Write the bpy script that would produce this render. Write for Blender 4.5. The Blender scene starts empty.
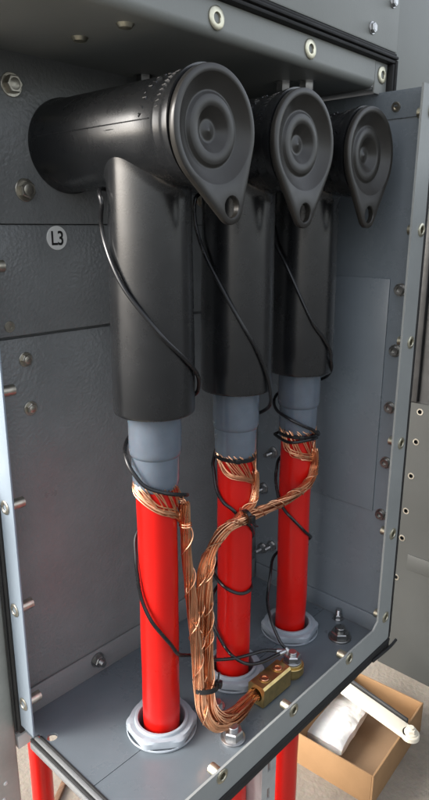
import bpy, bmesh, math, random
from mathutils import Vector, Matrix, noise as mnoise
random.seed(7)
MM = 0.001
scene = bpy.context.scene
COL = scene.collection
cos, sin, pi, rad = math.cos, math.sin, math.pi, math.radians

# ------------------------------------------------------------------ materials
def new_mat(name):
    m = bpy.data.materials.new(name); m.use_nodes = True
    nt = m.node_tree
    return m, nt, nt.nodes['Principled BSDF']

def mat(name, col, rough=.5, metal=0., bump=None, var=0., var_scale=30., rough_var=0., coat=0., sub=0., spec=.5, scratch=0., col2=None, tex='noise', stretch=None):
    """bump: list of (scale per metre, strength, distance in metres, detail)"""
    m, nt, b = new_mat(name)
    N, L = nt.nodes, nt.links
    b.inputs['Roughness'].default_value = rough
    b.inputs['Metallic'].default_value = metal
    b.inputs['Specular IOR Level'].default_value = spec
    b.inputs['Coat Weight'].default_value = coat
    b.inputs['Coat Roughness'].default_value = .24 if scratch else .15
    if sub:
        b.inputs['Subsurface Weight'].default_value = sub
        b.inputs['Subsurface Scale'].default_value = .006
    tc = N.new('ShaderNodeTexCoord')
    src = tc.outputs['Object']
    if stretch:
        mp = N.new('ShaderNodeMapping'); mp.inputs['Scale'].default_value = stretch
        L.new(src, mp.inputs['Vector']); src = mp.outputs['Vector']
    c1 = (*col, 1)
    b.inputs['Base Color'].default_value = c1
    if var or col2:
        n = N.new('ShaderNodeTexNoise'); n.inputs['Scale'].default_value = var_scale; n.inputs['Detail'].default_value = 6; n.inputs['Roughness'].default_value = .65
        L.new(src, n.inputs['Vector'])
        r = N.new('ShaderNodeValToRGB')
        r.color_ramp.elements[0].position = .32; r.color_ramp.elements[1].position = .68
        lo = tuple(max(0, x * (1 - var)) for x in col); hi = col2 if col2 else tuple(min(1, x * (1 + var)) for x in col)
        r.color_ramp.elements[0].color = (*lo, 1); r.color_ramp.elements[1].color = (*hi, 1)
        L.new(n.outputs['Fac'], r.inputs['Fac']); L.new(r.outputs['Color'], b.inputs['Base Color'])
    if rough_var:
        n = N.new('ShaderNodeTexNoise'); n.inputs['Scale'].default_value = var_scale * .7; n.inputs['Detail'].default_value = 8; n.inputs['Roughness'].default_value = .7
        L.new(src, n.inputs['Vector'])
        mr = N.new('ShaderNodeMapRange'); mr.inputs['From Min'].default_value = .3; mr.inputs['From Max'].default_value = .7
        mr.inputs['To Min'].default_value = max(.02, rough - rough_var); mr.inputs['To Max'].default_value = min(1, rough + rough_var)
        L.new(n.outputs['Fac'], mr.inputs['Value']); L.new(mr.outputs['Result'], b.inputs['Roughness'])
    last = None
    for (sc, st, di, de) in (bump or []):
        if tex == 'voronoi' and last is None:
            n = N.new('ShaderNodeTexVoronoi'); n.feature = 'SMOOTH_F1'; n.inputs['Scale'].default_value = sc; out = n.outputs['Distance']
        else:
            n = N.new('ShaderNodeTexNoise'); n.inputs['Scale'].default_value = sc; n.inputs['Detail'].default_value = de; out = n.outputs['Fac']
        L.new(src, n.inputs['Vector'])
        bp = N.new('ShaderNodeBump'); bp.inputs['Strength'].default_value = st; bp.inputs['Distance'].default_value = di
        L.new(out, bp.inputs['Height'])
        if last: L.new(last.outputs['Normal'], bp.inputs['Normal'])
        last = bp
    if last: L.new(last.outputs['Normal'], b.inputs['Normal'])
    if scratch:
        # sparse pale scuffs rubbed into the rubber
        w = N.new('ShaderNodeTexNoise'); w.inputs['Scale'].default_value = 16; w.inputs['Detail'].default_value = 12; w.inputs['Roughness'].default_value = .8
        mp = N.new('ShaderNodeMapping'); mp.inputs['Scale'].default_value = (1, 1, 6); mp.inputs['Rotation'].default_value = (.5, .3, .2)
        L.new(tc.outputs['Object'], mp.inputs['Vector']); L.new(mp.outputs['Vector'], w.inputs['Vector'])
        rr = N.new('ShaderNodeValToRGB'); rr.color_ramp.elements[0].position = .62; rr.color_ramp.elements[1].position = .75
        L.new(w.outputs['Fac'], rr.inputs['Fac'])
        mx = N.new('ShaderNodeMix'); mx.data_type = 'RGBA'
        ml = N.new('ShaderNodeMath'); ml.operation = 'MULTIPLY'; ml.inputs[1].default_value = scratch
        L.new(rr.outputs['Color'], ml.inputs[0]); L.new(ml.outputs[0], mx.inputs['Factor'])
        src_l = b.inputs['Base Color'].links
        if src_l: L.new(src_l[0].from_socket, mx.inputs['A'])
        else: mx.inputs['A'].default_value = c1
        mx.inputs['B'].default_value = (.22, .22, .21, 1)
        L.new(mx.outputs['Result'], b.inputs['Base Color'])
    return m

HAM = [(330, .55, .0011, 1.5)]
M = {
 'wall_paint': mat('hammered dark paint', (.195, .202, .202), .32, bump=HAM, var=.10, var_scale=14, rough_var=.07, scratch=.10),
 'wall_smooth': mat('smooth dark paint', (.190, .196, .197), .31, bump=[(330, .34, .0010, 1.5)], var=.08, var_scale=10, rough_var=.07, scratch=.10),
 'paint': mat('blue grey paint', (.165, .190, .212), .28, bump=[(350, .10, .0005, 2)], var=.08, var_scale=9, rough_var=.08, scratch=.14),
 'floor_paint': mat('floor plate paint', (.128, .150, .168), .28, bump=[(350, .10, .0005, 2)], var=.10, var_scale=9, rough_var=.09, scratch=.10),
 'flange_paint': mat('flange paint', (.268, .282, .275), .40, bump=[(350, .10, .0005, 2)], var=.07, var_scale=12, rough_var=.08),
 'strip_paint': mat('edge strip paint', (.25, .30, .35), .38, bump=[(350, .10, .0005, 2)], var=.05, var_scale=12),
 'cab_paint': mat('upper cabinet paint', (.25, .26, .245), .42, bump=[(400, .12, .0005, 2)], var=.05, var_scale=7, rough_var=.05),
 'ceil_paint': mat('ceiling paint', (.10, .105, .098), .42, bump=[(400, .12, .0005, 2)], var=.05, var_scale=7),
 'neigh_paint': mat('neighbour paint', (.036, .038, .036), .5, bump=[(300, .12, .0006, 2)], var=.12, var_scale=5, rough_var=.1),
 'dark_metal': mat('dark metal', (.03, .03, .03), .35, bump=[(60, .2, .002, 3)], var=.3, var_scale=20),
 'rubber': mat('semi gloss rubber', (.011, .0115, .0125), .27, bump=[(700, .12, .0004, 4), (22, .06, .002, 3)], var=.15, var_scale=30, rough_var=.06, scratch=.09, coat=.65, spec=.5),
 'cap': mat('matt rubber cap', (.025, .023, .020), .36, bump=[(1200, .06, .0002, 3)], var=.10, var_scale=25, rough_var=.10, scratch=.10),
 'wire': mat('black insulation', (.010, .010, .011), .28, bump=[(700, .05, .0003, 2)], rough_var=.06, var_scale=60),
 'gasket': mat('black gasket', (.012, .012, .012), .72, bump=[(500, .2, .0006, 3)], var=.3, var_scale=40, rough_var=.1),
 'red': mat('red sheath', (.58, .007, .004), .31, bump=[(14, .06, .003, 2), (600, .05, .0003, 3)], var=.04, var_scale=22, rough_var=.07, spec=.5),
 'sleeve': mat('grey silicone sleeve', (.120, .143, .176), .20, bump=[(40, .12, .002, 4)], var=.10, var_scale=35, rough_var=.08, coat=.4, sub=.3),
 'gland': mat('grey nylon', (.33, .37, .41), .50, bump=[(500, .08, .0004, 3)], var=.05, var_scale=40, rough_var=.06),
 'hole': mat('dark bore', (.01, .01, .01), .8, var=.2),
 'zinc': mat('zinc plate', (.52, .49, .42), .36, metal=1, bump=[(300, .15, .0005, 4)], var=.22, var_scale=120, rough_var=.10),
 'yzinc': mat('yellow passivated zinc', (.62, .59, .46), .38, metal=1, bump=[(300, .15, .0005, 4)], var=.18, var_scale=150, rough_var=.10),
 'steel': mat('stainless steel', (.50, .50, .50), .34, metal=1, bump=[(300, .12, .0004, 4)], var=.15, var_scale=120, rough_var=.10),
 'darksteel': mat('dull steel', (.30, .30, .29), .34, metal=1, bump=[(300, .15, .0005, 4)], var=.2, var_scale=120, rough_var=.1),
 'brass': mat('brass', (.68, .51, .22), .40, metal=1, bump=[(250, .12, .0006, 5)], var=.16, var_scale=90, rough_var=.12),
 'copper': mat('copper', (.85, .44, .26), .32, metal=1, bump=[(300, .15, .0005, 4)], var=.25, var_scale=45, rough_var=.10),
 'label': mat('label plastic', (.84, .84, .81), .45, var=.04, var_scale=60),
 'ink': mat('black ink', (.012, .012, .012), .5, var=.1),
 'card': mat('cardboard', (.28, .165, .08), .75, bump=[(30, .12, .003, 4)], var=.10, var_scale=12, spec=.25),
 'card_in': mat('cardboard inside', (.34, .23, .14), .8, bump=[(30, .12, .003, 4)], var=.08, var_scale=12, spec=.2),
 'bag': mat('white film', (.74, .73, .70), .32, bump=[(30, .35, .008, 5), (120, .25, .002, 4)], var=.05, var_scale=20, sub=.2),
 'ivory': mat('ivory bar', (.66, .61, .50), .34, bump=[(90, .10, .001, 3)], var=.06, var_scale=18, rough_var=.08),
 'conduit': mat('galvanised post', (.46, .48, .48), .42, metal=.35, bump=[(120, .2, .001, 5)], var=.16, var_scale=30, rough_var=.1),
 'post': mat('weathered post', (.36, .365, .33), .5, bump=[(80, .25, .0015, 6)], var=.16, var_scale=18, rough_var=.1),
 'white': mat('white painted steel', (.70, .69, .66), .45, bump=[(60, .1, .001, 3)], var=.05),
 'wood': mat('brown wood', (.16, .085, .045), .7, bump=[(60, .3, .002, 5)], var=.3, var_scale=40, stretch=(1, 8, 8)),
}
# ground: sandy concrete with grit and stains
g, nt, b = new_mat('dusty concrete')
N, L = nt.nodes, nt.links
tc = N.new('ShaderNodeTexCoord')
n1 = N.new('ShaderNodeTexNoise'); n1.inputs['Scale'].default_value = 9; n1.inputs['Detail'].default_value = 10; n1.inputs['Roughness'].default_value = .7
n2 = N.new('ShaderNodeTexNoise'); n2.inputs['Scale'].default_value = 160; n2.inputs['Detail'].default_value = 6
r1 = N.new('ShaderNodeValToRGB'); r1.color_ramp.elements[0].position = .3; r1.color_ramp.elements[1].position = .72
r1.color_ramp.elements[0].color = (.18, .148, .112, 1); r1.color_ramp.elements[1].color = (.29, .245, .187, 1)
mx = N.new('ShaderNodeMix'); mx.data_type = 'RGBA'; mx.blend_type = 'OVERLAY'; mx.inputs['Factor'].default_value = .12
bp = N.new('ShaderNodeBump'); bp.inputs['Strength'].default_value = .28; bp.inputs['Distance'].default_value = .004
for n in (n1, n2): L.new(tc.outputs['Object'], n.inputs['Vector'])
L.new(n1.outputs['Fac'], r1.inputs['Fac']); L.new(r1.outputs['Color'], mx.inputs['A']); L.new(n2.outputs['Color'], mx.inputs['B'])
hs = N.new('ShaderNodeHueSaturation'); hs.inputs['Saturation'].default_value = .85
L.new(mx.outputs['Result'], hs.inputs['Color']); L.new(hs.outputs['Color'], b.inputs['Base Color'])
L.new(n2.outputs['Fac'], bp.inputs['Height']); L.new(bp.outputs['Normal'], b.inputs['Normal'])
b.inputs['Roughness'].default_value = .85
M['ground'] = g
M['unseen_ground'] = mat('dark gravel', (.055, .055, .052), .85, bump=[(90, .6, .01, 5)], var=.35, var_scale=60)  # dark tone invented for the unseen ground, to dim reflections in the rubber

# ------------------------------------------------------------------ mesh helpers (all coordinates in millimetres)
def frame(axis):
    a = Vector(axis).normalized()
    u = a.orthogonal().normalized(); v = a.cross(u)
    return a, u, v

class MB:
    def __init__(s): s.bm = bmesh.new()
    def box(s, x0, x1, y0, y1, z0, z1, bevel=0., seg=2, rot=None):
        tmp = bmesh.new()
        bmesh.ops.create_cube(tmp, size=1)
        c = Vector(((x0+x1)/2, (y0+y1)/2, (z0+z1)/2))
        for v in tmp.verts: v.co = Vector((v.co.x*(x1-x0), v.co.y*(y1-y0), v.co.z*(z1-z0)))
        if bevel: bmesh.ops.bevel(tmp, geom=tmp.edges[:], offset=bevel, segments=seg, profile=.5, affect='EDGES')
        for v in tmp.verts:
            if rot is not None: v.co = rot @ v.co
            v.co += c
        s.merge(tmp); return s
    def merge(s, tmp, mtx=None):
        mp = {}
        for v in tmp.verts: mp[v] = s.bm.verts.new(mtx @ v.co if mtx else v.co)
        for f in tmp.faces:
            try: s.bm.faces.new([mp[v] for v in f.verts])
            except ValueError: pass
        tmp.free()
    def lathe(s, prof, origin, axis, seg=48, close=True, phase=0.):
        """prof: (radius, distance along axis)"""
        a, u, v = frame(axis); o = Vector(origin); rings = []
        for r, h in prof:
            if r < 1e-6: rings.append([s.bm.verts.new(o + a*h)])
            else: rings.append([s.bm.verts.new(o + a*h + (u*cos(2*pi*k/seg+phase) + v*sin(2*pi*k/seg+phase))*r) for k in range(seg)])
        for A, B in zip(rings, rings[1:]):
            for k in range(seg):
                j = (k+1) % seg
                if len(A) == 1 and len(B) == 1: continue
                if len(A) == 1: s.bm.faces.new((A[0], B[k], B[j]))
                elif len(B) == 1: s.bm.faces.new((A[k], A[j], B[0]))
                else: s.bm.faces.new((A[k], A[j], B[j], B[k]))
        if close:
            for R_ in (rings[0], rings[-1]):
                if len(R_) > 1: s.bm.faces.new(R_)
        return s
    def hexa(s, r, h0, h1, origin, axis, phase=.3, ch=.12):
        d = (h1-h0)*ch*1.4
        return s.lathe([(r, h0), (r, h1-d), (r*.88, h1)], origin, axis, seg=6, phase=phase)
    def tube(s, pts, r, seg=6, caps=True, radii=None):
        P = [Vector(p) for p in pts]; rings = []
        t0 = (P[1]-P[0]).normalized(); u = t0.orthogonal().normalized()
        for i, p in enumerate(P):
            t = (P[min(i+1, len(P)-1)] - P[max(i-1, 0)])
            t = t.normalized() if t.length > 1e-9 else t0
            u = (u - t*u.dot(t)); u = u.normalized() if u.length > 1e-6 else t.orthogonal().normalized()
            v = t.cross(u); rr = radii[i] if radii else r
            rings.append([s.bm.verts.new(p + (u*cos(2*pi*k/seg)+v*sin(2*pi*k/seg))*rr) for k in range(seg)])
        for A, B in zip(rings, rings[1:]):
            for k in range(seg): s.bm.faces.new((A[k], A[(k+1) % seg], B[(k+1) % seg], B[k]))
        if caps:
            for R_ in (rings[0], rings[-1]): s.bm.faces.new(R_)
        return s
    def plate(s, loops, h0, h1, place):
        """loops: outer then holes, 2D; place(u, v, h) -> 3D. A plate with real holes and thickness."""
        layers = []
        for h in (h0, h1):
            es = []; ls = []
            for lp in loops:
                vs = [s.bm.verts.new(place(x, y, h)) for x, y in lp]
                es += [s.bm.edges.new((vs[k], vs[(k+1) % len(vs)])) for k in range(len(vs))]
                ls.append(vs)
            bmesh.ops.triangle_fill(s.bm, use_beauty=True, use_dissolve=False, edges=es)
            layers.append(ls)
        for A, B in zip(*layers):
            n = len(A)
            for k in range(n): s.bm.faces.new((A[k], A[(k+1) % n], B[(k+1) % n], B[k]))
        return s
    def build(s, name, m, parent=None, origin=None, angle=35, smooth=True):
        bmesh.ops.recalc_face_normals(s.bm, faces=s.bm.faces[:])
        o = Vector(origin) if origin is not None else Vector((0, 0, 0))
        base = Vector((0, 0, 0))
        if parent is not None:
            q = parent
            while q is not None: base += q.location / MM; q = q.parent
        if origin is None: o = base
        for v in s.bm.verts: v.co = (v.co - o) * MM
        me = bpy.data.meshes.new(name); s.bm.to_mesh(me); s.bm.free()
        if smooth:
            for p_ in me.polygons: p_.use_smooth = True
            me.set_sharp_from_angle(angle=rad(angle))
        me.materials.append(M[m])
        ob = bpy.data.objects.new(name, me); COL.objects.link(ob)
        ob.location = (o - base) * MM
        if parent is not None: ob.parent = parent
        return ob

def tag(o, label=None, cat=None, group=None, kind=None):
    if label: o['label'] = label
    if cat: o['category'] = cat
    if group: o['group'] = group
    if kind: o['kind'] = kind
    return o
def thing(name, loc, label, cat, group=None):
    o = bpy.data.objects.new(name, None); COL.objects.link(o); o.location = Vector(loc) * MM
    o.empty_display_size = .01
    return tag(o, label, cat, group)
def copy_tree(o, parent=None):
    c = o.copy(); COL.objects.link(c)
    if parent is not None: c.parent = parent
    for ch in list(o.children): copy_tree(ch, c)
    return c
def dup(o, parent, shift):
    c = o.copy(); COL.objects.link(c); c.parent = parent; c.location = o.location + Vector(shift) * MM
    return c
def spline(pts, n=10):
    P = [Vector(p) for p in pts]; P = [P[0]*2-P[1]] + P + [P[-1]*2-P[-2]]; out = []
    for i in range(1, len(P)-2):
        a, b_, c, d = P[i-1:i+3]
        for k in range(n):
            t = k/n
            out.append(.5*((2*b_) + (c-a)*t + (2*a-5*b_+4*c-d)*t*t + (3*b_-a-3*c+d)*t**3))
    out.append(P[-2]); return out
def circ(cx, cy, r, n=40, a0=0.): return [(cx + r*cos(a0+2*pi*k/n), cy + r*sin(a0+2*pi*k/n)) for k in range(n)]

W, D = 363., 201.
XC = [86., 192., 298.]; YC = -106.

# ------------------------------------------------------------------ setting
mb = MB()
n_ = 60
bmesh.ops.create_grid(mb.bm, x_segments=n_, y_segments=n_, size=30000)
for v in mb.bm.verts: v.co.z = -380
tag(mb.build('ground', 'unseen_ground', smooth=False), kind='structure')
mb = MB()
mb.box(-500, 1900, -340, 1500, -390, -346, 4)
tag(mb.build('pavement', 'ground'), kind='structure')

# ------------------------------------------------------------------ the cable compartment
cc = thing('cable_compartment', (180, -100, -20), 'dark grey steel cable compartment with open front, riveted edge strips and three gland holes', 'switchgear')
# back panel in three sheets
back = MB(); back.box(-9, W+3, 8, 11, -18, 612)
bp_ = back.build('back_panel', 'wall_smooth', cc)
mb = MB(); mb.box(-8, W+2.5, -1.5, 7, 477.6, 609, .8); mb.build('upper_sheet', 'wall_paint', bp_)
mb = MB(); mb.box(-8, W+2.5, .5, 7, 384, 477, .8); mb.build('middle_sheet', 'wall_paint', bp_)
mb = MB(); mb.box(-8, W+2.5, 4, 7.5, 0, 381.2, .8); mb.build('lower_sheet', 'wall_paint', bp_)
# side panel (far side) with its raised rectangle and top lip
mb = MB(); mb.box(W+3, W+6, -D+2.5, 7, -15, 603); sp = mb.build('side_panel', 'paint', cc)
mb = MB(); mb.box(W+1, W+2.9, -170, -40, 156, 423, .7); mb.build('raised_rectangle', 'paint', sp)
mb = MB()
lp = [(W+2.9, 580), (W+1.4, 580), (W-5, 602), (W-5, 604.5), (W+2.9, 604.5)]
e0, e1 = [[mb.bm.verts.new((x, y, z)) for x, z in lp] for y in (-D+2.6, 2)]
for k in range(5): mb.bm.faces.new((e0[k], e0[(k+1) % 5], e1[(k+1) % 5], e1[k]))
mb.bm.faces.new(e0); mb.bm.faces.new(e1); mb.build('top_lip', 'paint', sp)
# floor: two plates meeting on a line through the glands, with real holes
RG = 24.
def arc_edge(y, side):
    pts = []
    for xc in XC:
        a = math.asin((y-YC)/RG); x0 = RG*cos(a)
        a0, a1 = (pi-a, a) if side > 0 else (-pi-a, a)     # over the top or round the bottom
        pts += [(xc + RG*cos(a0+(a1-a0)*k/20), YC + RG*sin(a0+(a1-a0)*k/20)) for k in range(21)]
    return pts
YS = -112.8
P3 = lambda x, y, h: (x, y, h)
mb = MB()
ol = [(-2, YS)] + arc_edge(YS, 1) + [(W, YS), (W, 3), (-8, 3), (-8, -26), (-2, -26)]
mb.plate([ol, circ(4.5, -38.5, 5.2, 24)], -3, 0, P3)
mb.build('floor_plate', 'floor_paint', cc, angle=30)
mb = MB()
ol = [(-2, YS-.7)] + arc_edge(YS-.7, -1) + [(W, YS-.7), (W, -D+2.2), (-2, -D+2.2)]
mb.plate([ol], -3, 0, P3)
mb.build('floor_plate', 'floor_paint', cc, angle=30)
# upturned lips of the floor tray
mb = MB(); mb.box(-6, W-.5, 1.2, 3.6, 0.1, 29.5, .8); mb.build('floor_lip', 'wall_smooth', cc)
mb = MB(); mb.box(W, W+2.6, -D+2.5, .8, 0.1, 22, .8); mb.build('floor_lip', 'paint', cc)
# edge strip of the open left side, with gasket
mb = MB(); mb.box(-11, -9, -31, -8, 5, 606, .7); ls_ = mb.build('edge_strip', 'strip_paint', cc)
mb = MB(); mb.box(-13, -2, -9.4, 2.4, -4, 606, 1.4); mb.box(-14.6, -12.9, -5, -2.6, -4, 606, .6); mb.build('gasket', 'gasket', cc)
mb = MB(); mb.box(-9, -7, -8, 8, 0, 608); mb.build('side_return', 'wall_smooth', cc)
# left floor edge: rubber / metal / rubber
mb = MB()
mb.box(-4.4, -2.1, -D, -30, -6, 1.2, .7); mb.box(-11, -8.2, -D, -24, -9, -1.2, .8)
mb.build('gasket', 'gasket', cc)
mb = MB(); mb.box(-8.1, -4.5, -D, -27, -9, .2, .5); mb.box(-12.6, -11.1, -D, -26, -10, -3, .3); mb.build('floor_edge', 'wall_smooth', cc)
# front frame: right and bottom flange (inward turned) with gaskets
XF0, XF1 = 339.6, 369.
def y3(u, v, h): return (u, h, v)
RB = [(69.4, 19.5), (173.9, 19.5), (276.9, 20.)]
RR = [(356.5, 32.1), (356.5, 140.5), (357.5, 249.), (359.5, 359.9), (361.5, 473.1), (361.5, 582.)]
mb = MB()
mb.plate([[(-9, -3), (XF1-2, -3), (XF1, -1), (XF1, 604.5), (341.5, 604.5), (XF0, 60), (XF0, 34), (330, 26.5), (-9, 26.5)]] +
         [circ(x, z, 4.2, 20) for x, z in RB + RR], -D, -D+2.2, y3)
fr = mb.build('front_flange', 'flange_paint', cc)
mb = MB(); mb.box(-12, 371, -D-1.6, -D+6, -7.8, -3.4, 1); mb.box(-12, 373, -D-.6, -D+7, -17, -9.2, 1.6); mb.build('gasket', 'gasket', cc)
mb = MB(); mb.box(-12, 372, -D+.5, -D+6, -9.6, -7.4); mb.build('floor_edge', 'flange_paint', cc)
mb = MB(); mb.box(XF1+.5, XF1+3, -D-1, -D+9, -3, 604, .9); mb.box(XF1+4.4, XF1+11, -D+2, -D+12, -3, 604, 1.6); mb.build('gasket', 'gasket', cc)
mb = MB(); mb.box(XF1+2.8, XF1+4.8, -D+1, -D+9, -3, 604); mb.build('flange_edge', 'dark_metal', cc)
mb = MB(); mb.tube(spline([(330, -D-2, -13), (366, -D-4, -13), (385, -D-3, -13)]), 1.8, 8); mb.build('gasket_tail', 'gasket', cc)

# rivet nuts: washer flange with a real hole, threaded shank behind
def rivet_nut(o, ax, R_=6.6, Lk=13):
    mb = MB()
    mb.lathe([(3.4, -Lk), (3.4, .9), (3.9, 1.5), (R_-.9, 1.5), (R_, .9), (R_, .1), (4.9, .1), (4.9, -Lk), (3.4, -Lk)], o, ax, 28, close=False)
    mb.lathe([(3.3, -Lk+1), (3.3, -Lk)], o, ax, 12)
    return mb
first = None
rn0 = rivet_nut((RR[0][0], -D, RR[0][1]), (0, -1, 0)).build('rivet_nut', 'yzinc', cc, origin=(RR[0][0], -D, RR[0][1]))
for x, z in RR[1:] + RB: dup(rn0, cc, (x-RR[0][0], 0, z-RR[0][1]))
LZ = [36.1, 138.7, 240.5, 343., 445., 548.]
rl0 = rivet_nut((-11, -18.6, LZ[0]), (-1, 0, 0), 6.4, 17).build('rivet_nut', 'zinc', cc, origin=(-11, -18.6, LZ[0]))
for z in LZ[1:]: dup(rl0, cc, (0, 0, z-LZ[0]))
# hexagon head screws in the back panel
def hex_screw(o, ax, r=5.2, h=4.2, wr=6.6, ph=.3):
    mb = MB(); mb.lathe([(wr, 0), (wr, .8), (wr-.4, 1.1)], o, ax, 24); mb.hexa(r, 1.1, h, o, ax, ph)
    mb.lathe([(r*.62, h+.05), (r*.55, h+.3)], o, ax, 20); return mb
sc0 = hex_screw((32.6, 4, 361.7), (0, -1, 0)).build('hex_screw', 'zinc', cc, origin=(32.6, 4, 361.7))
dup(sc0, cc, (33.8-32.6, 0, 316.3-361.7)).rotation_euler = (0, .5, 0)
b1_ = hex_screw((35.7, -1.5, 583.7), (0, -1, 0), 7.2, 6.5, 9.2).build('hex_screw', 'zinc', cc, origin=(35.7, -1.5, 583.7))
dup(b1_, cc, (41.2-35.7, 0, 504.8-583.7)).rotation_euler = (0, .4, 0)
for dx in (106, 212): dup(b1_, cc, (41.2-35.7+dx, 0, 504.8-583.7))
mb = MB(); mb.lathe([(2.2, -1), (2.2, .4), (4.6, .4), (5, 0)], (18, .4, 392.7), (0, -1, 0), 24); mb.build('ring_screw', 'zinc', cc)
def stud(o, ax, r=3.4, Ls=14, nut=6.2, nh=5.5):
    mb = MB(); mb.lathe([(nut+1.8, 0), (nut+1.8, 1.2)], o, ax, 24); mb.hexa(nut, 1.2, 1.2+nh, o, ax)
    prof = []; k = 1.2+nh
    while k < Ls: prof += [(r, k), (r*.9, k+.5)]; k += 1.
    mb.lathe(prof, o, ax, 16); return mb
st0 = stud((89.3, 1.2, 18.1), (0, -1, 0), 3.6, 12, 6.4).build('stud', 'darksteel', cc, origin=(89.3, 1.2, 18.1))
for dx in (110, 205): dup(st0, cc, (dx, 0, 0))
# socket screws down the side panel and studs near the corner
def socket(o, ax, r=5.4, h=5):
    mb = MB(); mb.lathe([(r+1.4, 0), (r+1.4, 1), (r, 1), (r, h-.6), (r-.6, h), (2.7, h), (2.5, h-2.6), (0, h-2.6)], o, ax, 28); return mb
so0 = socket((W+2.8, -182, 412.5), (-1, 0, 0)).build('socket_screw', 'darksteel', cc, origin=(W+2.8, -182, 412.5))
for y, z in ((-181.6, 347.6), (-181.1, 283.7), (-181.7, 219.1), (-180.7, 154.6)): dup(so0, cc, (0, y+182, z-412.5))
mb = MB(); mb.lathe([(2.4, -.5), (2.4, 1.2), (4.4, 1.2), (4.8, 0)], (W-1.6, -163.8, 590.3), (-1, 0, -.28), 24); mb.build('ring_screw', 'zinc', cc)
sb0 = stud((W+2.8, -8, 136), (-1, 0, 0), 3.2, 17, 5.8).build('stud', 'steel', cc, origin=(W+2.8, -8, 136))
for y, z in ((-9, 47), (-24, 56), (-22, 191)): dup(sb0, cc, (0, y+8, z-136))
mb = stud((357, -138, 0), (0, 0, 1), 3.4, 12.5, 5.2, 5); mb.build('stud', 'steel', cc)
# big floor screws
mb = MB(); o_ = (122.5, -167.4, 0); mb.lathe([(12, 0), (12, 1.8), (11.4, 2.2)], o_, (0, 0, 1), 32); mb.hexa(10, 2.2, 11, o_, (0, 0, 1), .2); mb.lathe([(5.2, 11), (5.2, 14), (4.6, 14.6)], o_, (0, 0, 1), 20); mb.build('floor_screw', 'steel', cc)
mb = MB(); o_ = (326, -160, 0); mb.lathe([(13.5, 0), (13.5, 1.8), (12.8, 2.4)], o_, (0, 0, 1), 32); mb.hexa(11, 2.4, 9, o_, (0, 0, 1), .5); mb.lathe([(6.2, 9), (6.2, 14), (5.6, 14.6)], o_, (0, 0, 1), 20); mb.build('floor_screw', 'darksteel', cc)
mb = MB(); o_ = (142.2, -128, 0); mb.lathe([(8.5, 0), (8.5, 1.4)], o_, (0, 0, 1), 28); mb.hexa(6, 1.4, 6.4, o_, (0, 0, 1)); mb.build('floor_screw', 'steel', cc)
# white bracket glimpsed under the left corner
mb = MB(); mb.box(-9, 34, 4, 34, -34, -19, .8); mb.build('base_bracket', 'white', cc)

# ------------------------------------------------------------------ upper cabinet: ceiling, upturned flange, gasket, front
uc = thing('upper_cabinet', (100, -80, 620), 'grey green switchgear housing above the cable compartment with black double gasket', 'cabinet')
mb = MB(); YU = -146.
# ceiling sheet that turns up into the flange through a rounded bend
RBD = 7.
arc = [i*pi/2/8 for i in range(9)]
outer = [(7, 608.)] + [(YU+RBD*(1-sin(a)), 608.+RBD*(1-cos(a))) for a in arc] + [(YU, 632.)]
inner = [(YU+2, 632.)] + [(YU+2+(RBD-2)*(1-sin(a)), 610.+(RBD-2)*(1-cos(a))) for a in reversed(arc)] + [(7, 610.)]
ring_ = outer + inner
cap_ = []
for x in (-32., 347.):
    cap_.append([mb.bm.verts.new((x, y, z)) for y, z in ring_])
for k in range(len(ring_)):
    j_ = (k+1) % len(ring_); mb.bm.faces.new((cap_[0][k], cap_[0][j_], cap_[1][j_], cap_[1][k]))
for c_ in cap_: mb.bm.faces.new(c_)
ce = mb.build('ceiling_plate', 'cab_paint', uc, angle=50)
mb = MB(); mb.box(347.8, 371, YU, YU+2, 603, 632, .6); mb.build('corner_flange', 'cab_paint', uc)
mb = MB(); mb.box(347.4, 371, YU+2.4, 8, 606.5, 609); mb.build('ceiling_strip', 'wall_smooth', uc)
mb = MB()
mb.box(-32, 380, YU-6, YU+4, 632.6, 635.8, 1.2); mb.box(-32, 380, YU-7.5, YU+2, 636.4, 639.6, 1.3); mb.box(-32, 380, YU-5, YU+2, 640, 642.6, 1)
mb.box(372, 375.2, YU-6, YU+4, 602, 632.4, 1.2); mb.box(376, 379.6, YU-7.5, YU+2, 602, 636, 1.3)
mb.build('gasket', 'gasket', uc)
mb = MB(); mb.box(-32, 381, YU-4, 60, 643.2, 1000, 1.5); mb.build('front_panel', 'cab_paint', uc)
for x, z in ((329.5, 655.7), (365.8, 685.3), (230, 700), (120, 700)):
    hex_screw((x, YU-4, z), (0, -1, 0), 4.6, 3.6, 5.6, .8).build('hex_screw', 'steel', uc)
for x, z in ((118.2, 620.4), (236.2, 621.8), (360.5, 621.)):
    rivet_nut((x, YU-.1, z), (0, -1, 0), 8., 3).build('rivet_nut', 'yzinc', uc)
for x, y in ((52.3, -72), (54, -121.7), (190, -60)):
    mb = MB(); mb.lathe([(6.4, 0), (6.4, 1), (4.6, 3.4), (2, 4.2), (0, 4.3)], (x, y, 609), (0, 0, -1), 28); mb.build('pan_screw', 'yzinc', uc)
for x, y in ((268, -95), (281.1, -112.5)):
    mb = stud((x, y, 609), (0, 0, -1), 4.6, 22, 7, 9); mb.build('stud', 'steel', uc)
hex_screw((163, -16, 609), (0, 0, -1), 7.4, 8, 9.6).build('hex_screw', 'darksteel', uc)

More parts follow.
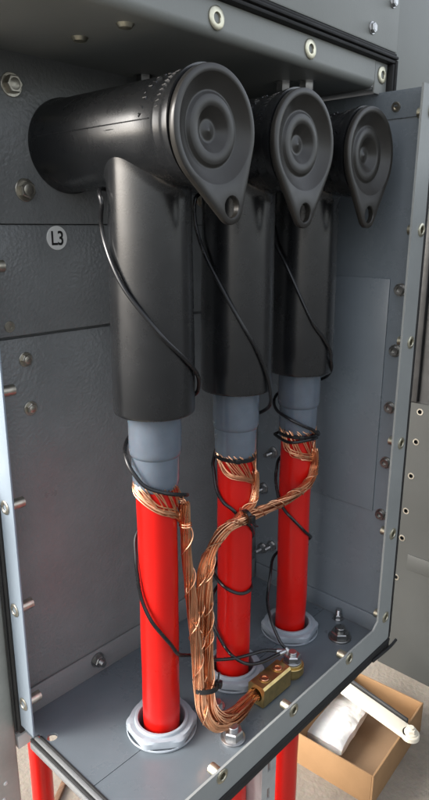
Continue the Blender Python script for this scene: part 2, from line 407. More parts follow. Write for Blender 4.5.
# ------------------------------------------------------------------ neighbours
nb = thing('neighbouring_cabinet', (735, -300, -350), 'grey cabinet side with a column of small holes, standing on the floor at right', 'cabinet')
mb = MB()
holes = [(-52.3, 172), (-50.2, 117.5), (-47, 53.4), (-43.7, -14.8), (-40.9, -69.3), (-36.2, -151.1), (-28.5, -236.8)]
def xplace(u, v, h): return (h, u, v)
mb.plate([[(-14, -347), (-14, -205), (-30, -190), (-30, 186), (-700, 186), (-700, -347)]] + [circ(y, z, 4.2, 18) for y, z in holes], 735, 739, xplace)
sd = mb.build('side_panel', 'neigh_paint', nb)
for y, z in holes:
    mb = MB(); mb.lathe([(3.8, 0), (3.8, .7), (5.6, .7), (6, 0)], (735, y, z), (-1, 0, 0), 20, close=False); mb.build('eyelet', 'zinc', nb)
mb = MB(); mb.box(733.2, 734.9, -330, -55, -126, -96, .6); mb.build('pressed_plate', 'neigh_paint', nb)
mb = MB(); mb.box(741, 1200, -700, -18, -346, 560); mb.box(734, 741, -45, -30, 187, 600, 2); mb.box(730, 741, -86, -76, 187, 600, 2); mb.build('dark_bay', 'dark_metal', nb)
un = thing('neighbouring_housing', (600, 0, 640), 'plain pale grey housing front beyond the right end of the upper gasket', 'cabinet')
mb = MB(); mb.box(386, 1200, -40, 200, 604, 1000, 2); mb.build('front_panel', 'cab_paint', un)
po = thing('frame_post', (-30, 30, -350), 'weathered grey green steel post along the left edge of the photo', 'post')
mb = MB(); mb.box(-52, -11.5, 3, 60, -350, 260, 2.5, 3); mb.build('post', 'post', po)
for z in (-62, -80):
    mb = MB(); mb.lathe([(2.4, 0), (1.6, 1), (0, 1.2)], (-27 + (z+62)*.2, 3, z), (0, -1, 0), 12); mb.build('paint_chip', 'white', po)

# ------------------------------------------------------------------ phase sign
ps = thing('phase_sign', (70.4, .4, 465.8), 'round pale sign reading L3 in black on the dark back wall', 'sign')
mb = MB(); mb.lathe([(10.4, 0), (10.4, .5), (10.1, .8)], (70.4, .4, 465.8), (0, -1, 0), 48); mb.build('disc', 'label', ps)
cu = bpy.data.curves.new('lettering', 'FONT'); cu.body = 'L3'; cu.size = 17*MM; cu.offset = .22*MM; cu.align_x = 'CENTER'; cu.extrude = .15*MM; cu.space_character = .95
tmp = bpy.data.objects.new('tmp', cu); COL.objects.link(tmp)
bpy.context.view_layer.update()
me = bpy.data.meshes.new_from_object(tmp.evaluated_get(bpy.context.evaluated_depsgraph_get()))
bpy.data.objects.remove(tmp)
me.transform(Matrix.Translation((0, -1.0*MM, -5.9*MM)) @ Matrix.Rotation(pi/2, 4, 'X') @ Matrix.Diagonal((.84, 1, 1, 1)))
me.materials.clear(); me.materials.append(M['ink'])
lt = bpy.data.objects.new('lettering', me); COL.objects.link(lt); lt.parent = ps

# ------------------------------------------------------------------ T connectors
def make_tee():
    xc = XC[0]; ZT = 542.
    t = thing('cable_connector', (xc, YC, 326), 'black rubber T connector, nearest, its cap tail swung slightly to the right', 'cable connector', 'black T shaped cable connectors')
    mb = MB()
    A = (xc, -1.6, ZT)
    mb.lathe([(38.8, 0), (38.8, 3), (37.4, 5), (37.4, 60), (37.4, 130), (37.4, 149), (38.3, 151), (38.8, 153), (38.6, 158), (39.7, 161), (40.4, 164), (40.6, 168), (35.2, 168), (35.2, 146), (0, 146)], A, (0, -1, 0), 96, close=False)
    ns = 120; cols = []
    for k in range(ns):
        f = 2*pi*k/ns; cf, sf = cos(f), sin(f)
        R0, RT = 32.9, 37.4; F = 4.8 + 3.2*abs(sf)**1.5
        zi = lambda r: ZT - math.sqrt(max(0, RT*RT - min(RT, abs(r*cf))**2))
        ze = zi(R0+F) + .3; za = min(ze, zi(R0)) - F
        col = [(33.2, 325.2), (34.2, 326), (34.6, 328), (34.5, 370), (33.9, 420), (33.2, 460), (32.9, za-2)]
        for q in range(9):
            t_ = q/8*pi/2; col.append((R0 + F*(1-cos(t_)), za + (ze-za)*sin(t_)))
        col.append((R0+F-3, ze+4))
        cols.append([mb.bm.verts.new((xc+r*cf, YC+r*sf, z)) for r, z in col])
    for A_, B_ in zip(cols, cols[1:]+cols[:1]):
        for q in range(len(A_)-1): mb.bm.faces.new((A_[q], B_[q], B_[q+1], A_[q+1]))
    mb.bm.faces.new([c_[0] for c_ in cols])
    # mould seam along the horizontal barrel
    a = rad(174)
    mb.tube([(xc+37.4*cos(a), y, ZT+37.4*sin(a)) for y in range(-5, -150, -8)], .45, 6)
    body = mb.build('body', 'rubber', t, angle=50)
    # raised moulded marks round the barrel
    mb = MB()
    for k, (a, l) in enumerate([(168, 2), (160, 3), (151, 4), (143, 1), (136, 4), (128, 4), (120, 3), (112, 4), (104, 4)]):
        pts = [(xc+37.6*cos(rad(a+da)), -138 - dy - (90-abs(a-90))*.02, ZT+37.6*sin(rad(a+da))) for da, dy in ((0, 0), (1.5*(k % 2), l), (3, l if k % 3 else 0))]
        mb.tube(pts, .5, 5)
    for a in range(165, 60, -6):
        mb.tube([(xc+38.3*cos(rad(a)), -155, ZT+38.3*sin(rad(a))), (xc+38.5*cos(rad(a-1.5)), -158, ZT+38.5*sin(rad(a-1.5)))], .6, 5)
    mb.build('moulded_mark', 'rubber', body)
    # end cap: teardrop plate with pull eye and stepped dish
    c = Vector((xc+1.4, 0, 540.5)); R1, R2, dd, RH = 41.3, 12.4, 53.5, 7.6
    def tear(off):
        r1, r2 = R1+off, R2+off; ph = math.acos((R1-R2)/dd)
        a_ = -pi/2+ph; pts = []
        for k in range(61): t_ = a_ + (2*pi-2*ph)*k/60; pts.append((r1*cos(t_), r1*sin(t_)))
        b0 = -pi/2-ph
        for k in range(21): t_ = b0 + 2*ph*k/20; pts.append((r2*cos(t_), -dd+r2*sin(t_)))
        return pts
    def pl(u, v, h): return (c.x+u, h, c.z+v)
    mb = MB(); YF = -176.
    outs = [tear(-1.4), tear(-.4), tear(0), tear(-.2), tear(-1)]; hs = [YF, YF+.5, YF+1.6, YF+4.6, YF+5.6]
    rings = [[mb.bm.verts.new(pl(x, y, h)) for x, y in o_] for o_, h in zip(outs, hs)]
    for A_, B_ in zip(rings, rings[1:]):
        n = len(A_)
        for k in range(n): mb.bm.faces.new((A_[k], A_[(k+1) % n], B_[(k+1) % n], B_[k]))
    dish = [mb.bm.verts.new(pl(x, y, YF)) for x, y in circ(0, 0, 36.2, 72)]
    eye = [[mb.bm.verts.new(pl(x, y-dd, h)) for x, y in circ(0, 0, r, 32)] for r, h in ((RH+.7, YF), (RH, YF+.7), (RH, YF+5), (RH+.6, YF+5.6))]
    def edges(vs): return [mb.bm.edges.get((vs[k], vs[(k+1) % len(vs)])) or mb.bm.edges.new((vs[k], vs[(k+1) % len(vs)])) for k in range(len(vs))]
    bmesh.ops.triangle_fill(mb.bm, use_beauty=True, edges=edges(rings[0]) + edges(dish) + edges(eye[0]))
    bore = [mb.bm.verts.new(pl(x, y, YF+5.6)) for x, y in circ(0, 0, 35.5, 72)]
    bmesh.ops.triangle_fill(mb.bm, use_beauty=True, edges=edges(rings[-1]) + edges(eye[-1]) + edges(bore))
    for A_, B_ in zip(eye, eye[1:]):
        for k in range(32): mb.bm.faces.new((A_[k], A_[(k+1) % 32], B_[(k+1) % 32], B_[k]))
    prev = dish
    for r, h in ((35.8, YF+.3), (35.2, YF+1.0), (26.2, YF+5.6), (25.2, YF+5.9), (24.2, YF+5.6), (23.0, YF+4.2), (22.4, YF+3.9), (15.6, YF+3.7), (14.8, YF+4.3), (8.6, YF+9.2), (7.4, YF+9.7), (5.8, YF+9.3), (2, YF+8.6), (1.0, YF+8.1)):
        cur = [mb.bm.verts.new(pl(x, y, h)) for x, y in circ(0, 0, r, 72)]
        for k in range(72): mb.bm.faces.new((prev[k], prev[(k+1) % 72], cur[(k+1) % 72], cur[k]))
        prev = cur
    mb.bm.faces.new(prev)
    cap = mb.build('end_cap', 'cap', t, origin=(c.x, YF, c.z), angle=42)
    # grey sleeve below the body
    mb = MB(); z0 = 256
    mb.lathe([(18.3, 0), (19.4, 1.5), (20.4, 5), (20.8, 10), (20.9, 30), (22., 31.4), (22.7, 33), (22.9, 36), (22.9, 72)], (xc, YC, z0), (0, 0, 1), 72)
    mb.build('sleeve', 'sleeve', t)
    return t
tee = make_tee()
for ch in tee.children:
    if ch.name.startswith('end_cap'): ch.rotation_euler.y = rad(-18)
for i, lab in ((1, 'black rubber T connector between two others, its cap tail hanging straight'),
               (2, 'black rubber T connector beside the far side wall, smallest cap in view')):
    c = copy_tree(tee); c.location.x += (XC[i]-XC[0])*MM; c['label'] = lab
    for ch in c.children:
        if ch.name.startswith('end_cap'): ch.rotation_euler.y = rad((0, -3, -2)[i])

# ------------------------------------------------------------------ power cables and glands
labs = ['red power cable nearest, in the gland by the open left side', 'red power cable in the middle, crossed by a copper strand bundle and tie', 'red power cable farthest back, nearest the side wall']
glabs = ['grey hexagonal cable gland around the nearest red cable', 'grey cable gland behind the copper strands, around the middle red cable', 'grey cable gland by the brass clamp bolt, around the farthest red cable']
for i in range(3):
    xc = XC[i]
    pc = thing('power_cable', (xc, YC, -350), labs[i], 'cable', 'red power cables')
    rnd = random.Random(i+3)
    pts = []
    for k in range(61):
        z = 262 - k*(262+348)/60; w = min(1, max(0, (255-z)/120))*min(1, max(.0, abs(z)/50))
        pts.append((xc + w*1.0*sin(z*.012+i), YC + w*.8*sin(z*.015+2*i), z))
    mb = MB(); mb.tube(pts, 18, 40, radii=[18 + .15*sin(k*.9+i) for k in range(61)]); mb.build('sheath', 'red', pc)
    if i:
        mb = MB(); z = 257 if i == 1 else 254.5
        mb.lathe([(19.2, -2), (21.2, -1.8), (21.2, 1.8), (19.2, 2), (19.2, -2)], (xc, YC, z), (.03, -.04, 1), 48, close=False)
        mb.box(xc-16, xc-12, YC-18, YC-13, z-2.3, z+2.3, .5, rot=Matrix.Rotation(.8, 3, 'Z'))
        mb.build('clamp_band', 'wire', pc)
    gl = thing('cable_gland', (xc, YC, 0), glabs[i], 'cable gland', 'grey cable glands')
    mb = MB(); o_ = (xc, YC, 0); ph = (.35, .1, .2)[i]
    R6 = 36.
    # hexagonal lock nut with a bored centre, washer collar below and chamfered corners
    mb.lathe([(26, 0.3), (34, .3), (34.6, 1), (34.6, 2.4), (34, 3)], o_, (0, 0, 1), 64, close=False)
    nseg = 72; rings = []
    for z, f in ((2.6, 1), (8.4, 1), (10.2, .92)):
        ring = []
        for k in range(nseg):
            a = 2*pi*k/nseg; aa = ((a-ph) % (pi/3)) - pi/6
            r = min(R6*cos(pi/6)/cos(aa), 34.8)
            if f < 1: r = min(r, 31.4)
            ring.append(mb.bm.verts.new((xc+r*cos(a), YC+r*sin(a), z)))
        rings.append(ring)
    for z, r in ((10.2, 26.6), (12.4, 26.2), (13, 25.6), (13, 23.4), (12.2, 22.8), (-40, 22.4)):
        rings.append([mb.bm.verts.new((xc+r*cos(2*pi*k/nseg), YC+r*sin(2*pi*k/nseg), z)) for k in range(nseg)])
    for A_, B_ in zip(rings, rings[1:]):
        for k in range(nseg): mb.bm.faces.new((A_[k], A_[(k+1) % nseg], B_[(k+1) % nseg], B_[k]))
    mb.build('lock_nut', 'gland', gl, angle=30)
    mb = MB(); mb.lathe([(23.4, -30), (18.6, -30), (18.4, -40), (30, -40), (31, -8), (23.6, -6)], o_, (0, 0, 1), 48, close=False); mb.build('seal', 'hole', gl)

# ------------------------------------------------------------------ thin black wires
def hel(i, pts): return [(XC[i] + r*cos(rad(a)), YC + r*sin(rad(a)), z) for a, z, r in pts]
wires = [
 (hel(0, [(100, 503, 35), (130, 504, 37.5), (152, 500, 38.6), (160, 492, 38.6), (152, 480, 38.4), (155, 466, 37), (175, 447.6, 36.3), (195, 429.6, 36.3), (220, 410, 36.3), (243, 392, 36.3), (273, 374, 36.5), (300, 360, 37), (318, 348, 38), (335, 336, 37), (370, 324, 33), (410, 311, 28), (455, 301, 26), (495, 293, 26), (525, 284, 26.5), (545, 275, 26), (568, 265, 24.2), (610, 258, 23.0), (655, 251, 25), (680, 246, 27), (720, 236, 25), (770, 222, 22), (835, 207, 20.1), (868, 190, 20.2), (884, 172, 20.5), (893, 159, 20.5), (907, 146, 20.2), (929, 132, 20.2), (958, 117, 20.2), (978, 106, 20.4), (1000, 92, 22)])
  + [(114, -122, 74), (128, -121, 61), (146, -122, 51), (169.3, -127, 42), (190, -131, 37), (207, -139, 37), (219, -148, 34)],
  'thin black wire spiralling down the nearest connector and cable to the brass clamp'),
 (hel(1, [(120, 505, 35), (132, 500, 38.5), (136, 487, 39.5), (146, 470, 37.5), (172, 448, 36.3), (204, 418, 36.3), (226, 394, 36.3), (250, 370, 36.3), (272, 343, 36.5), (281, 325, 37), (290, 314, 35), (320, 302, 29), (380, 285, 25.5), (440, 266, 24), (480, 248, 22.5), (493, 240, 21.5), (518, 222, 20.4), (548, 212, 20.2), (576, 205.5, 20.2), (610, 192, 20.2), (638, 182, 20.2), (700, 160, 20.5), (780, 140, 20.5), (840, 128, 20.6), (863, 123, 20.4), (918, 117, 20.2), (963, 111, 20.2), (1006, 111, 20.3), (1080, 108, 20.5), (1150, 104, 20.5), (1205, 98, 21.5), (1214, 86, 23), (1217, 74, 23), (1230, 66, 22), (1253, 57, 21), (1275, 48, 21)])
  + [(170, -126, 43), (181, -135, 33), (195, -143, 31), (212, -149, 33), (220, -151, 33)],
  'thin black wire spiralling down the middle connector and cable to the brass clamp'),
 (hel(2, [(120, 482, 35), (138, 474, 37.5), (155, 462, 36.3), (187, 437, 36.3), (228, 387, 36.3), (255, 365, 36.4), (270, 352, 37), (274, 342, 37), (290, 328, 34), (330, 314, 28), (390, 304, 26), (440, 297, 27), (475, 290, 27.5), (510, 282, 25.6), (553, 276, 23.6), (590, 269, 23.2), (620, 263, 23.5), (640, 256, 25), (700, 252, 24), (780, 250, 24), (830, 250, 24), (850, 250, 23.5), (915, 249, 22.5), (975, 252, 22.3), (1040, 247, 22.5), (1100, 236, 22), (1170, 219, 22), (1205, 208, 22), (1212, 194, 22.4), (1236, 176, 20.4), (1263, 166, 20.2), (1289, 158, 20.2), (1336, 140, 20.2), (1400, 122, 20.5), (1480, 104, 21), (1545, 94, 23)])
  + [(272, -94, 82), (259, -101, 69), (247, -110, 62), (236, -125, 50.5), (231, -141, 36), (233.5, -149, 28)],
  'thin black wire spiralling down the farthest connector and cable to the clamp bolt'),
]
for pts, lab in wires:
    w = thing('earth_wire', pts[-1], lab, 'wire', 'thin black wires wound down the cables')
    mb = MB(); sp_ = spline(pts, 8); mb.tube(sp_, 1.75, 10); mb.build('insulation', 'wire', w)
    e = Vector(pts[-1]); d = (e - Vector(pts[-2])).normalized()
    mb = MB(); mb.lathe([(2.2, -3), (2.5, -2), (2.5, 5), (2.1, 6)], e, d, 16); mb.build('ferrule', 'steel', w)

# ------------------------------------------------------------------ copper screens
LUG_IN = Vector((171, -156, 13))
def bundle(mb, path, n, R_, r, rnd, twist=.012, flare=None, k=6):
    P = spline(path, 9); u = None
    fr_ = []
    for i, p_ in enumerate(P):
        t = (P[min(i+1, len(P)-1)]-P[max(i-1, 0)]).normalized()
        u = (t.orthogonal() if u is None else u - t*u.dot(t)).normalized(); fr_.append((p_, u.copy(), t.cross(u)))
    for j in range(n):
        rho = R_*math.sqrt(rnd.uniform(.08, 1)); ph = rnd.uniform(0, 2*pi); wv = rnd.uniform(.02, .06); w0 = rnd.uniform(0, 6)
        tw = twist*rnd.uniform(.5, 1.5); out = []; s_ = 0
        for i, (p_, a, b_) in enumerate(fr_):
            if i: s_ += (p_-fr_[i-1][0]).length
            f = flare(i/(len(fr_)-1)) if flare else 1
            rr = rho*f + .6*sin(s_*wv+w0)
            q = p_ + (a*cos(ph+tw*s_)+b_*sin(ph+tw*s_))*rr
            if q.z < 1.2: q.z = 1.2 + rnd.uniform(0, .5)
            out.append(q)
        mb.tube(out, r*rnd.uniform(.85, 1.12), k)
    return fr_
def collar(mb, i, sweep, a_from, a_to, n, gather, r, rnd):
    """wires leaving the cable under the sleeve, swept round it to the gathering point"""
    def zl(a):
        for (a0, z0), (a1, z1) in zip(sweep, sweep[1:]):
            if a <= a1: return z0 + (z1-z0)*(a-a0)/(a1-a0)
        return sweep[-1][1]
    for j in range(n):
        a0 = a_from + (a_to-a_from)*(j/max(1, n-1))**1.25 + rnd.uniform(-5, 5)
        off = rnd.gauss(0, 2.0); lift = rnd.uniform(.2, 2.2); span = rnd.uniform(35, 85)
        pts = [(a0-3, 263, 19.3)]
        a = a0 + 6
        while a < 318:
            f = min(1, (a-a0)/span); f = f*f*(3-2*f)
            pts.append((a, 261 + (min(255, zl(a)+off)-261)*f, 19+lift*.7)); a += rnd.uniform(13, 19)
        P = hel(i, pts) + [Vector(g_) + Vector((rnd.uniform(-2.6, 2.6), rnd.uniform(-2.6, 2.6), rnd.uniform(-2, 2))) for g_ in gather]
        mb.tube(spline(P, 6), r*rnd.uniform(.85, 1.12), 6)
def wrap(path, R_, r, pitch, t0, t1):
    """a loose helical binding wire round a bundle"""
    P = spline(path, 14); u = None; out = []; s_ = 0
    for i, p_ in enumerate(P):
        t = (P[min(i+1, len(P)-1)]-P[max(i-1, 0)]).normalized()
        u = (t.orthogonal() if u is None else u - t*u.dot(t)).normalized(); v = t.cross(u)
        if i: s_ += (p_-P[i-1]).length
        f = i/(len(P)-1)
        if t0 <= f <= t1: out.append(p_ + (u*cos(2*pi*s_/pitch)+v*sin(2*pi*s_/pitch))*R_)
    return out
B1 = [(102.6, -124.5, 240), (103, -124.8, 224), (104.5, -125.5, 193), (106, -127, 157.4), (106.2, -131, 121), (104.8, -137, 84), (100.5, -144.5, 57), (97.5, -152, 37), (104, -158.5, 20.5), (123, -161, 13), (142, -159.5, 13), (158, -157, 14), tuple(LUG_IN)]
B3 = [(304, -126, 236), (303, -127, 215), (286, -130, 201.5), (254, -131, 197.5), (214, -131, 198), (180, -130.5, 199), (150, -130, 197.5), (131, -130, 181.7), (124.2, -132, 150.3), (121.6, -135, 113), (116.8, -140, 77), (111.8, -146, 50), (109, -153, 33), (117, -158, 21), (134, -159, 15), (155, -157, 16), tuple(LUG_IN+Vector((0, 2, 2)))]
B2 = [(200.5, -124.5, 240), (201, -125, 226), (194.5, -127, 209.6), (178, -127, 203), (152, -127.5, 192), (124, -128.5, 175), (116, -130, 148), (114, -132, 112), (110.5, -137, 78), (106.5, -143.5, 52), (105.5, -149, 35), (112, -154, 21), (132, -156, 13), (155, -156, 12), tuple(LUG_IN+Vector((0, -2, -1)))]
def flare_(f): return 1.0 if f < .72 else 1.0 + .55*math.sin(min(1, (f-.72)/.24)*pi)
specs = [
 (0, B1, [(150, 256), (184, 252), (236, 241), (280, 234), (318, 224)], 110, 300, 24, 'bundle of bare copper strands hanging straight down beside the nearest red cable', 30),
 (1, B2, [(140, 253), (191, 243), (250, 238), (318, 226)], 130, 305, 20, 'bare copper strands leaving the middle cable and joining at the black tie', 22),
 (2, B3, [(127, 246), (194, 237), (255, 231), (318, 224)], 130, 300, 20, 'bare copper strands slanting from the farthest cable across the middle red one', 28),
]
for i, path, sweep, a0, a1, n, lab, nb_ in specs:
    rnd = random.Random(40+i)
    t = thing('copper_screen', (XC[i], YC, 250), lab, 'copper strands', 'bare copper screen strands')
    mb = MB(); bundle(mb, path, int(nb_*1.6), (5.0, 3.7, 4.5)[i], .56, rnd, twist=.02, flare=flare_, k=5); 
    for q in range((3, 2, 3)[i]):
        c0 = Vector(path[rnd.randrange(3, len(path)-3)]); d_ = Vector((rnd.uniform(-1, .4), rnd.uniform(-1, -.2), rnd.uniform(-.4, .8))).normalized()
        mb.tube(spline([c0, c0+d_*5, c0+d_*8+Vector((0, 0, rnd.uniform(-3, 3))), c0+d_*rnd.uniform(8.5, 12)+Vector((rnd.uniform(-3, 3), 0, rnd.uniform(-5, 3)))], 5), .42, 5)
    mb.build('strands', 'copper', t)
    mb = MB(); collar(mb, i, sweep, a0, a1, n, [path[0], path[1], path[2]], .66, rnd); mb.build('fanned_strands', 'copper', t)
    mb = MB(); mb.tube(wrap(path, (5.9, 4.5, 5.4)[i], 0, 33 if i else 42, .02, .62), .58, 6)
    if i == 2: mb.tube(wrap(path, 5.6, 0, 57, .1, .7), .55, 6)
    if i == 0:   # a few turns of binding where the strands gather
        for z in (222, 219.5):
            mb.tube([(102.8+5.2*cos(q*.4), -124.8+5.2*sin(q*.4), z-.12*q) for q in range(17)], .75, 6)
    mb.build('binding_wire', 'copper', t)

# cable ties
def tie(c, ax, R_, lab):
    a, u, v = frame(ax); t = thing('cable_tie', c, lab, 'cable tie', 'black cable ties')
    mb = MB(); mb.lathe([(R_, -2.2), (R_+1.2, -2.1), (R_+1.2, 2.1), (R_, 2.2), (R_, -2.2)], c, ax, 40, close=False); mb.build('strap', 'wire', t)
    return t
t1 = tie((181, -129.5, 200), (1, -.05, .05), 6.6, 'black cable tie around the slanting copper strands where they cross the middle cable')
mb = MB(); mb.box(178.5, 184.5, -140, -135, 196, 204, 1); mb.tube(spline([(181, -138, 198), (184, -140, 193), (189, -139, 190)]), 1, 6); mb.build('head', 'wire', t1)
t2 = tie((108.2, -144.5, 54), (.18, .28, 1), 11.2, 'black cable tie binding all copper strands together just above their bend')
mb = MB(); mb.box(117, 123, -154, -147, 50.5, 57, 1, rot=Matrix.Rotation(.5, 3, 'Z')); mb.tube(spline([(120, -150, 56), (123, -148, 60), (125, -147, 62)]), 1.1, 6); mb.build('head', 'wire', t2)

# ------------------------------------------------------------------ brass earthing clamp
ec = thing('earthing_clamp', (195, -156, 0), 'brass block clamp with two copper screws gripping the copper strands', 'clamp')
mb = MB(); mb.plate([[(-10.5, 1.5), (-9, 0), (9, 0), (10.5, 1.5), (10.5, 21), (8.5, 23.5), (-8.5, 23.5), (-10.5, 21)], circ(0, 12, 7.2, 28)], 171.2, 217, lambda u, v, h: (h, -156.2+u, v+1.2))
blk = mb.build('block', 'brass', ec, angle=25)
for x in (184.5, 206.5):
    mb = MB(); o_ = (x, -156.2, 24.5)
    mb.lathe([(6.6, .1), (6.6, .5), (5.4, .5), (5.2, .2)], o_, (0, 0, 1), 32); s1 = mb.build('screw', 'brass', ec)
    mb = MB(); mb.lathe([(5, .2), (5, 1), (4.6, 1.4), (2.6, 1.4), (2.3, .5), (0, .5)], o_, (0, 0, 1), 32); mb.build('screw_head', 'copper', s1)
mb = MB(); o_ = (234.5, -155.5, 0)
mb.lathe([(5, 4), (12.4, 4), (13, 4.8), (13, 13.4), (12.4, 14), (5, 14)], o_, (0, 0, 1), 48)
mb.box(214, 228, -163, -149, 4, 13.6, 1); mb.build('eye', 'brass', ec)
mb = MB(); mb.lathe([(10, 0.1), (10, 4)], o_, (0, 0, 1), 32); mb.lathe([(11, 14.1), (11, 16), (10.4, 16.4)], o_, (0, 0, 1), 36); mb.build('washer', 'brass', ec)
mb = MB(); mb.lathe([(10, 16.5), (10, 18), (9.6, 18.3)], o_, (0, 0, 1), 32); mb.hexa(9.2, 18.4, 26, o_, (0, 0, 1), .5); mb.lathe([(4.8, 26), (4.8, 28.5), (4.2, 29)], o_, (0, 0, 1), 20); mb.build('nut', 'steel', ec)

# ------------------------------------------------------------------ below the compartment
sup = thing('support_post', (226, -130, -350), 'pale slotted metal post under the compartment between two red cables', 'post')
mb = MB()
slots = []
for z in range(-330, -30, 40): slots.append([(214.4, z), (219.4, z), (219.4, z+16), (214.4, z+16)])
mb.plate([[(204, -350), (230, -350), (230, -18), (204, -18)]] + slots, -142, -140, y3)
mb.box(204, 206, -139.8, -118, -350, -18); mb.box(228, 230, -139.8, -118, -350, -18); mb.build('profile', 'conduit', sup)
lc = thing('power_cable', (48, 70, -350), 'single red cable below the compartment, beside the left post', 'cable')
mb = MB(); mb.tube(spline([(44, 98, -4), (47, 84, -40), (48.5, 72, -80), (48.5, 69, -150), (48, 70, -250), (47, 70, -349)]), 12.6, 28); mb.build('sheath', 'red', lc)
stick = thing('wood_strip', (130, 180, -346), 'thin brown wooden strip lying on the floor at the lower left', 'wood strip')
mb = MB(); mb.box(50, 210, 176, 184, -346, -339, 1, rot=Matrix.Rotation(rad(35), 3, 'Z')); mb.build('strip', 'wood', stick)

# cardboard box
A = Vector((437., -167., 0)); U_ = Vector((626-437., -154.4+167., 0)).normalized(); V_ = Vector((-U_.y, U_.x, 0))
LU, LV, H0, H1 = 189., 133., -348.5, -290.
bx = thing('cardboard_box', tuple(A + Vector((0, 0, -350))), 'open brown cardboard box on the floor under the front flange', 'box')
ang = math.atan2(U_.y, U_.x); RZ = Matrix.Rotation(ang, 3, 'Z')
def bbox(u0, u1, v0, v1, z0, z1, nm, m, bev=.7):
    mb = MB(); c = A + U_*((u0+u1)/2) + V_*((v0+v1)/2)
    mb.box(c.x-(u1-u0)/2, c.x+(u1-u0)/2, c.y-(v1-v0)/2, c.y+(v1-v0)/2, z0, z1, bev, rot=RZ); return mb.build(nm, m, bx)
bbox(0, LU, 0, 3, H0, H1, 'side', 'card'); bbox(0, LU, LV-3, LV, H0, H1, 'side', 'card')
bbox(0, 3, 3.1, LV-3.1, H0, H1-.6, 'end', 'card'); bbox(LU-3, LU, 3.1, LV-3.1, H0, H1-.4, 'end', 'card')
bbox(3.1, LU-3.1, 3.1, LV-3.1, H0, H0+3, 'bottom', 'card_in')
# plastic bag: crumpled pillow
bg = thing('plastic_bag', (500, -55, -340), 'folded white plastic bag lying in the cardboard box', 'bag')
mb = MB(); tmp_ = bmesh.new(); bmesh.ops.create_cube(tmp_, size=1)
bmesh.ops.subdivide_edges(tmp_, edges=tmp_.edges[:], cuts=34, use_grid_fill=True)
rb = Matrix.Rotation(ang + .06, 3, 'Z')
for v in tmp_.verts:
    x, y, z = v.co
    px = abs(x)*2; py = abs(y)*2
    q = Vector((x*116, y*94, z*(24 - 9*px**6 - 9*py**6)))
    fold = abs(mnoise.noise(Vector((q.x*.05+q.y*.03, q.y*.06, 4)))) + .5*abs(mnoise.noise(Vector((q.x*.11, q.y*.14, 9))))
    n = mnoise.noise_vector(q*.03 + Vector((3, 1, 7)))*3.
    q.z += (2.4*fold - .6)*(1 if z > 0 else .2)
    v.co = rb @ (q + n) + Vector((522, -40, -321))
mb.merge(tmp_); mb.build('film', 'bag', bg, angle=45)
# ivory bar resting over the box
br = thing('ivory_bar', (556, -90, -285), 'long ivory painted bar with a bolt at its end, resting on the cardboard box', 'bar')
a_ = Vector((566, -8, -284)); b_ = Vector((541, -172, -281)); dv = (b_-a_); ln = dv.length; yaw = math.atan2(dv.y, dv.x)
mid = (a_+b_)/2; rot = Matrix.Rotation(yaw, 3, 'Z')
mb = MB(); mb.box(mid.x-ln/2, mid.x+ln/2, mid.y-13, mid.y+13, -289, -281, 1.6, 3, rot=rot)
mb.lathe([(13.6, 0), (13.6, 6.8), (12.6, 8)], (b_.x, b_.y, -289), (0, 0, 1), 40); mb.build('bar', 'ivory', br)
mb = MB(); mb.box(mid.x-ln/2+5, mid.x+ln/2-18, mid.y-2, mid.y+2, -281+6, -281+16, .8, rot=rot)
for v in mb.bm.verts: v.co += Vector((24, 3, -12))
mb.build('bar_shadow', 'dark_metal', br)  # dark strip standing in for the bar's shadow on the box wall
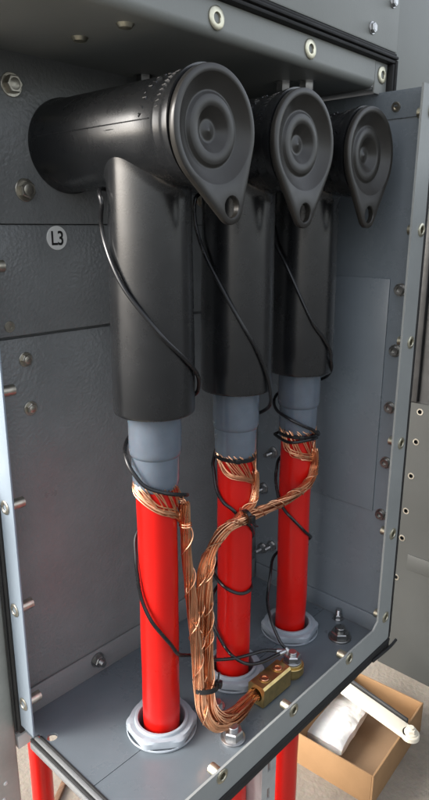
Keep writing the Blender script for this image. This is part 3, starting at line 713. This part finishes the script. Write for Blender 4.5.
mb = MB(); mb.lathe([(10, 0), (10, 1.6), (9.4, 2)], (b_.x, b_.y, -280.9), (0, 0, 1), 32); mb.hexa(8.2, 2, 8.4, (b_.x, b_.y, -280.9), (0, 0, 1)); mb.lathe([(4.2, 8.4), (4.2, 11)], (b_.x, b_.y, -280.9), (0, 0, 1), 20); mb.build('bolt', 'ivory', br)

# ------------------------------------------------------------------ camera
cam = bpy.data.cameras.new('camera'); co = bpy.data.objects.new('camera', cam); COL.objects.link(co)
cam.sensor_fit = 'VERTICAL'; cam.sensor_height = 24; cam.lens = 627.575/800*24
cam.clip_start = .01; cam.clip_end = 200
right = Vector((.67929394, -.73385984, .00307953)); up = Vector((.19444425, .18402957, .963496)); fwd = Vector((.70763775, .6538982, -.267705))
co.matrix_world = Matrix(((right.x, up.x, -fwd.x, -.25501), (right.y, up.y, -fwd.y, -.490564), (right.z, up.z, -fwd.z, .476711), (0, 0, 0, 1)))
scene.camera = co

# ------------------------------------------------------------------ light: overcast daylight from the viewer's left
SUN_EL, SUN_AZ = 31., 304.      # azimuth of the sun, degrees from +y clockwise towards +x
w = bpy.data.worlds.new('World'); scene.world = w; w.use_nodes = True
sky = w.node_tree.nodes.new('ShaderNodeTexSky'); sky.sky_type = 'NISHITA'; sky.sun_disc = False
sky.sun_elevation = rad(SUN_EL); sky.sun_rotation = rad(SUN_AZ); sky.dust_density = 4; sky.air_density = 1.; sky.ozone_density = .5
bgN = w.node_tree.nodes['Background']; bgN.inputs['Strength'].default_value = .15
hsv = w.node_tree.nodes.new('ShaderNodeHueSaturation'); hsv.inputs['Saturation'].default_value = .35   # thin white overcast
w.node_tree.links.new(sky.outputs['Color'], hsv.inputs['Color']); w.node_tree.links.new(hsv.outputs['Color'], bgN.inputs['Color'])
sl = bpy.data.lights.new('sun', 'SUN'); sl.energy = .9; sl.angle = rad(30); sl.color = (1, .985, .96)
so = bpy.data.objects.new('sun', sl); COL.objects.link(so)
az, el = rad(SUN_AZ), rad(SUN_EL)
to_sun = Vector((sin(az)*cos(el), cos(az)*cos(el), sin(el)))
so.rotation_euler = to_sun.to_track_quat('Z', 'Y').to_euler()
scene.view_settings.view_transform = 'Standard'; scene.view_settings.look = 'None'
scene.view_settings.exposure = 1.6; scene.view_settings.gamma = 1
scene.cycles.max_bounces = 8
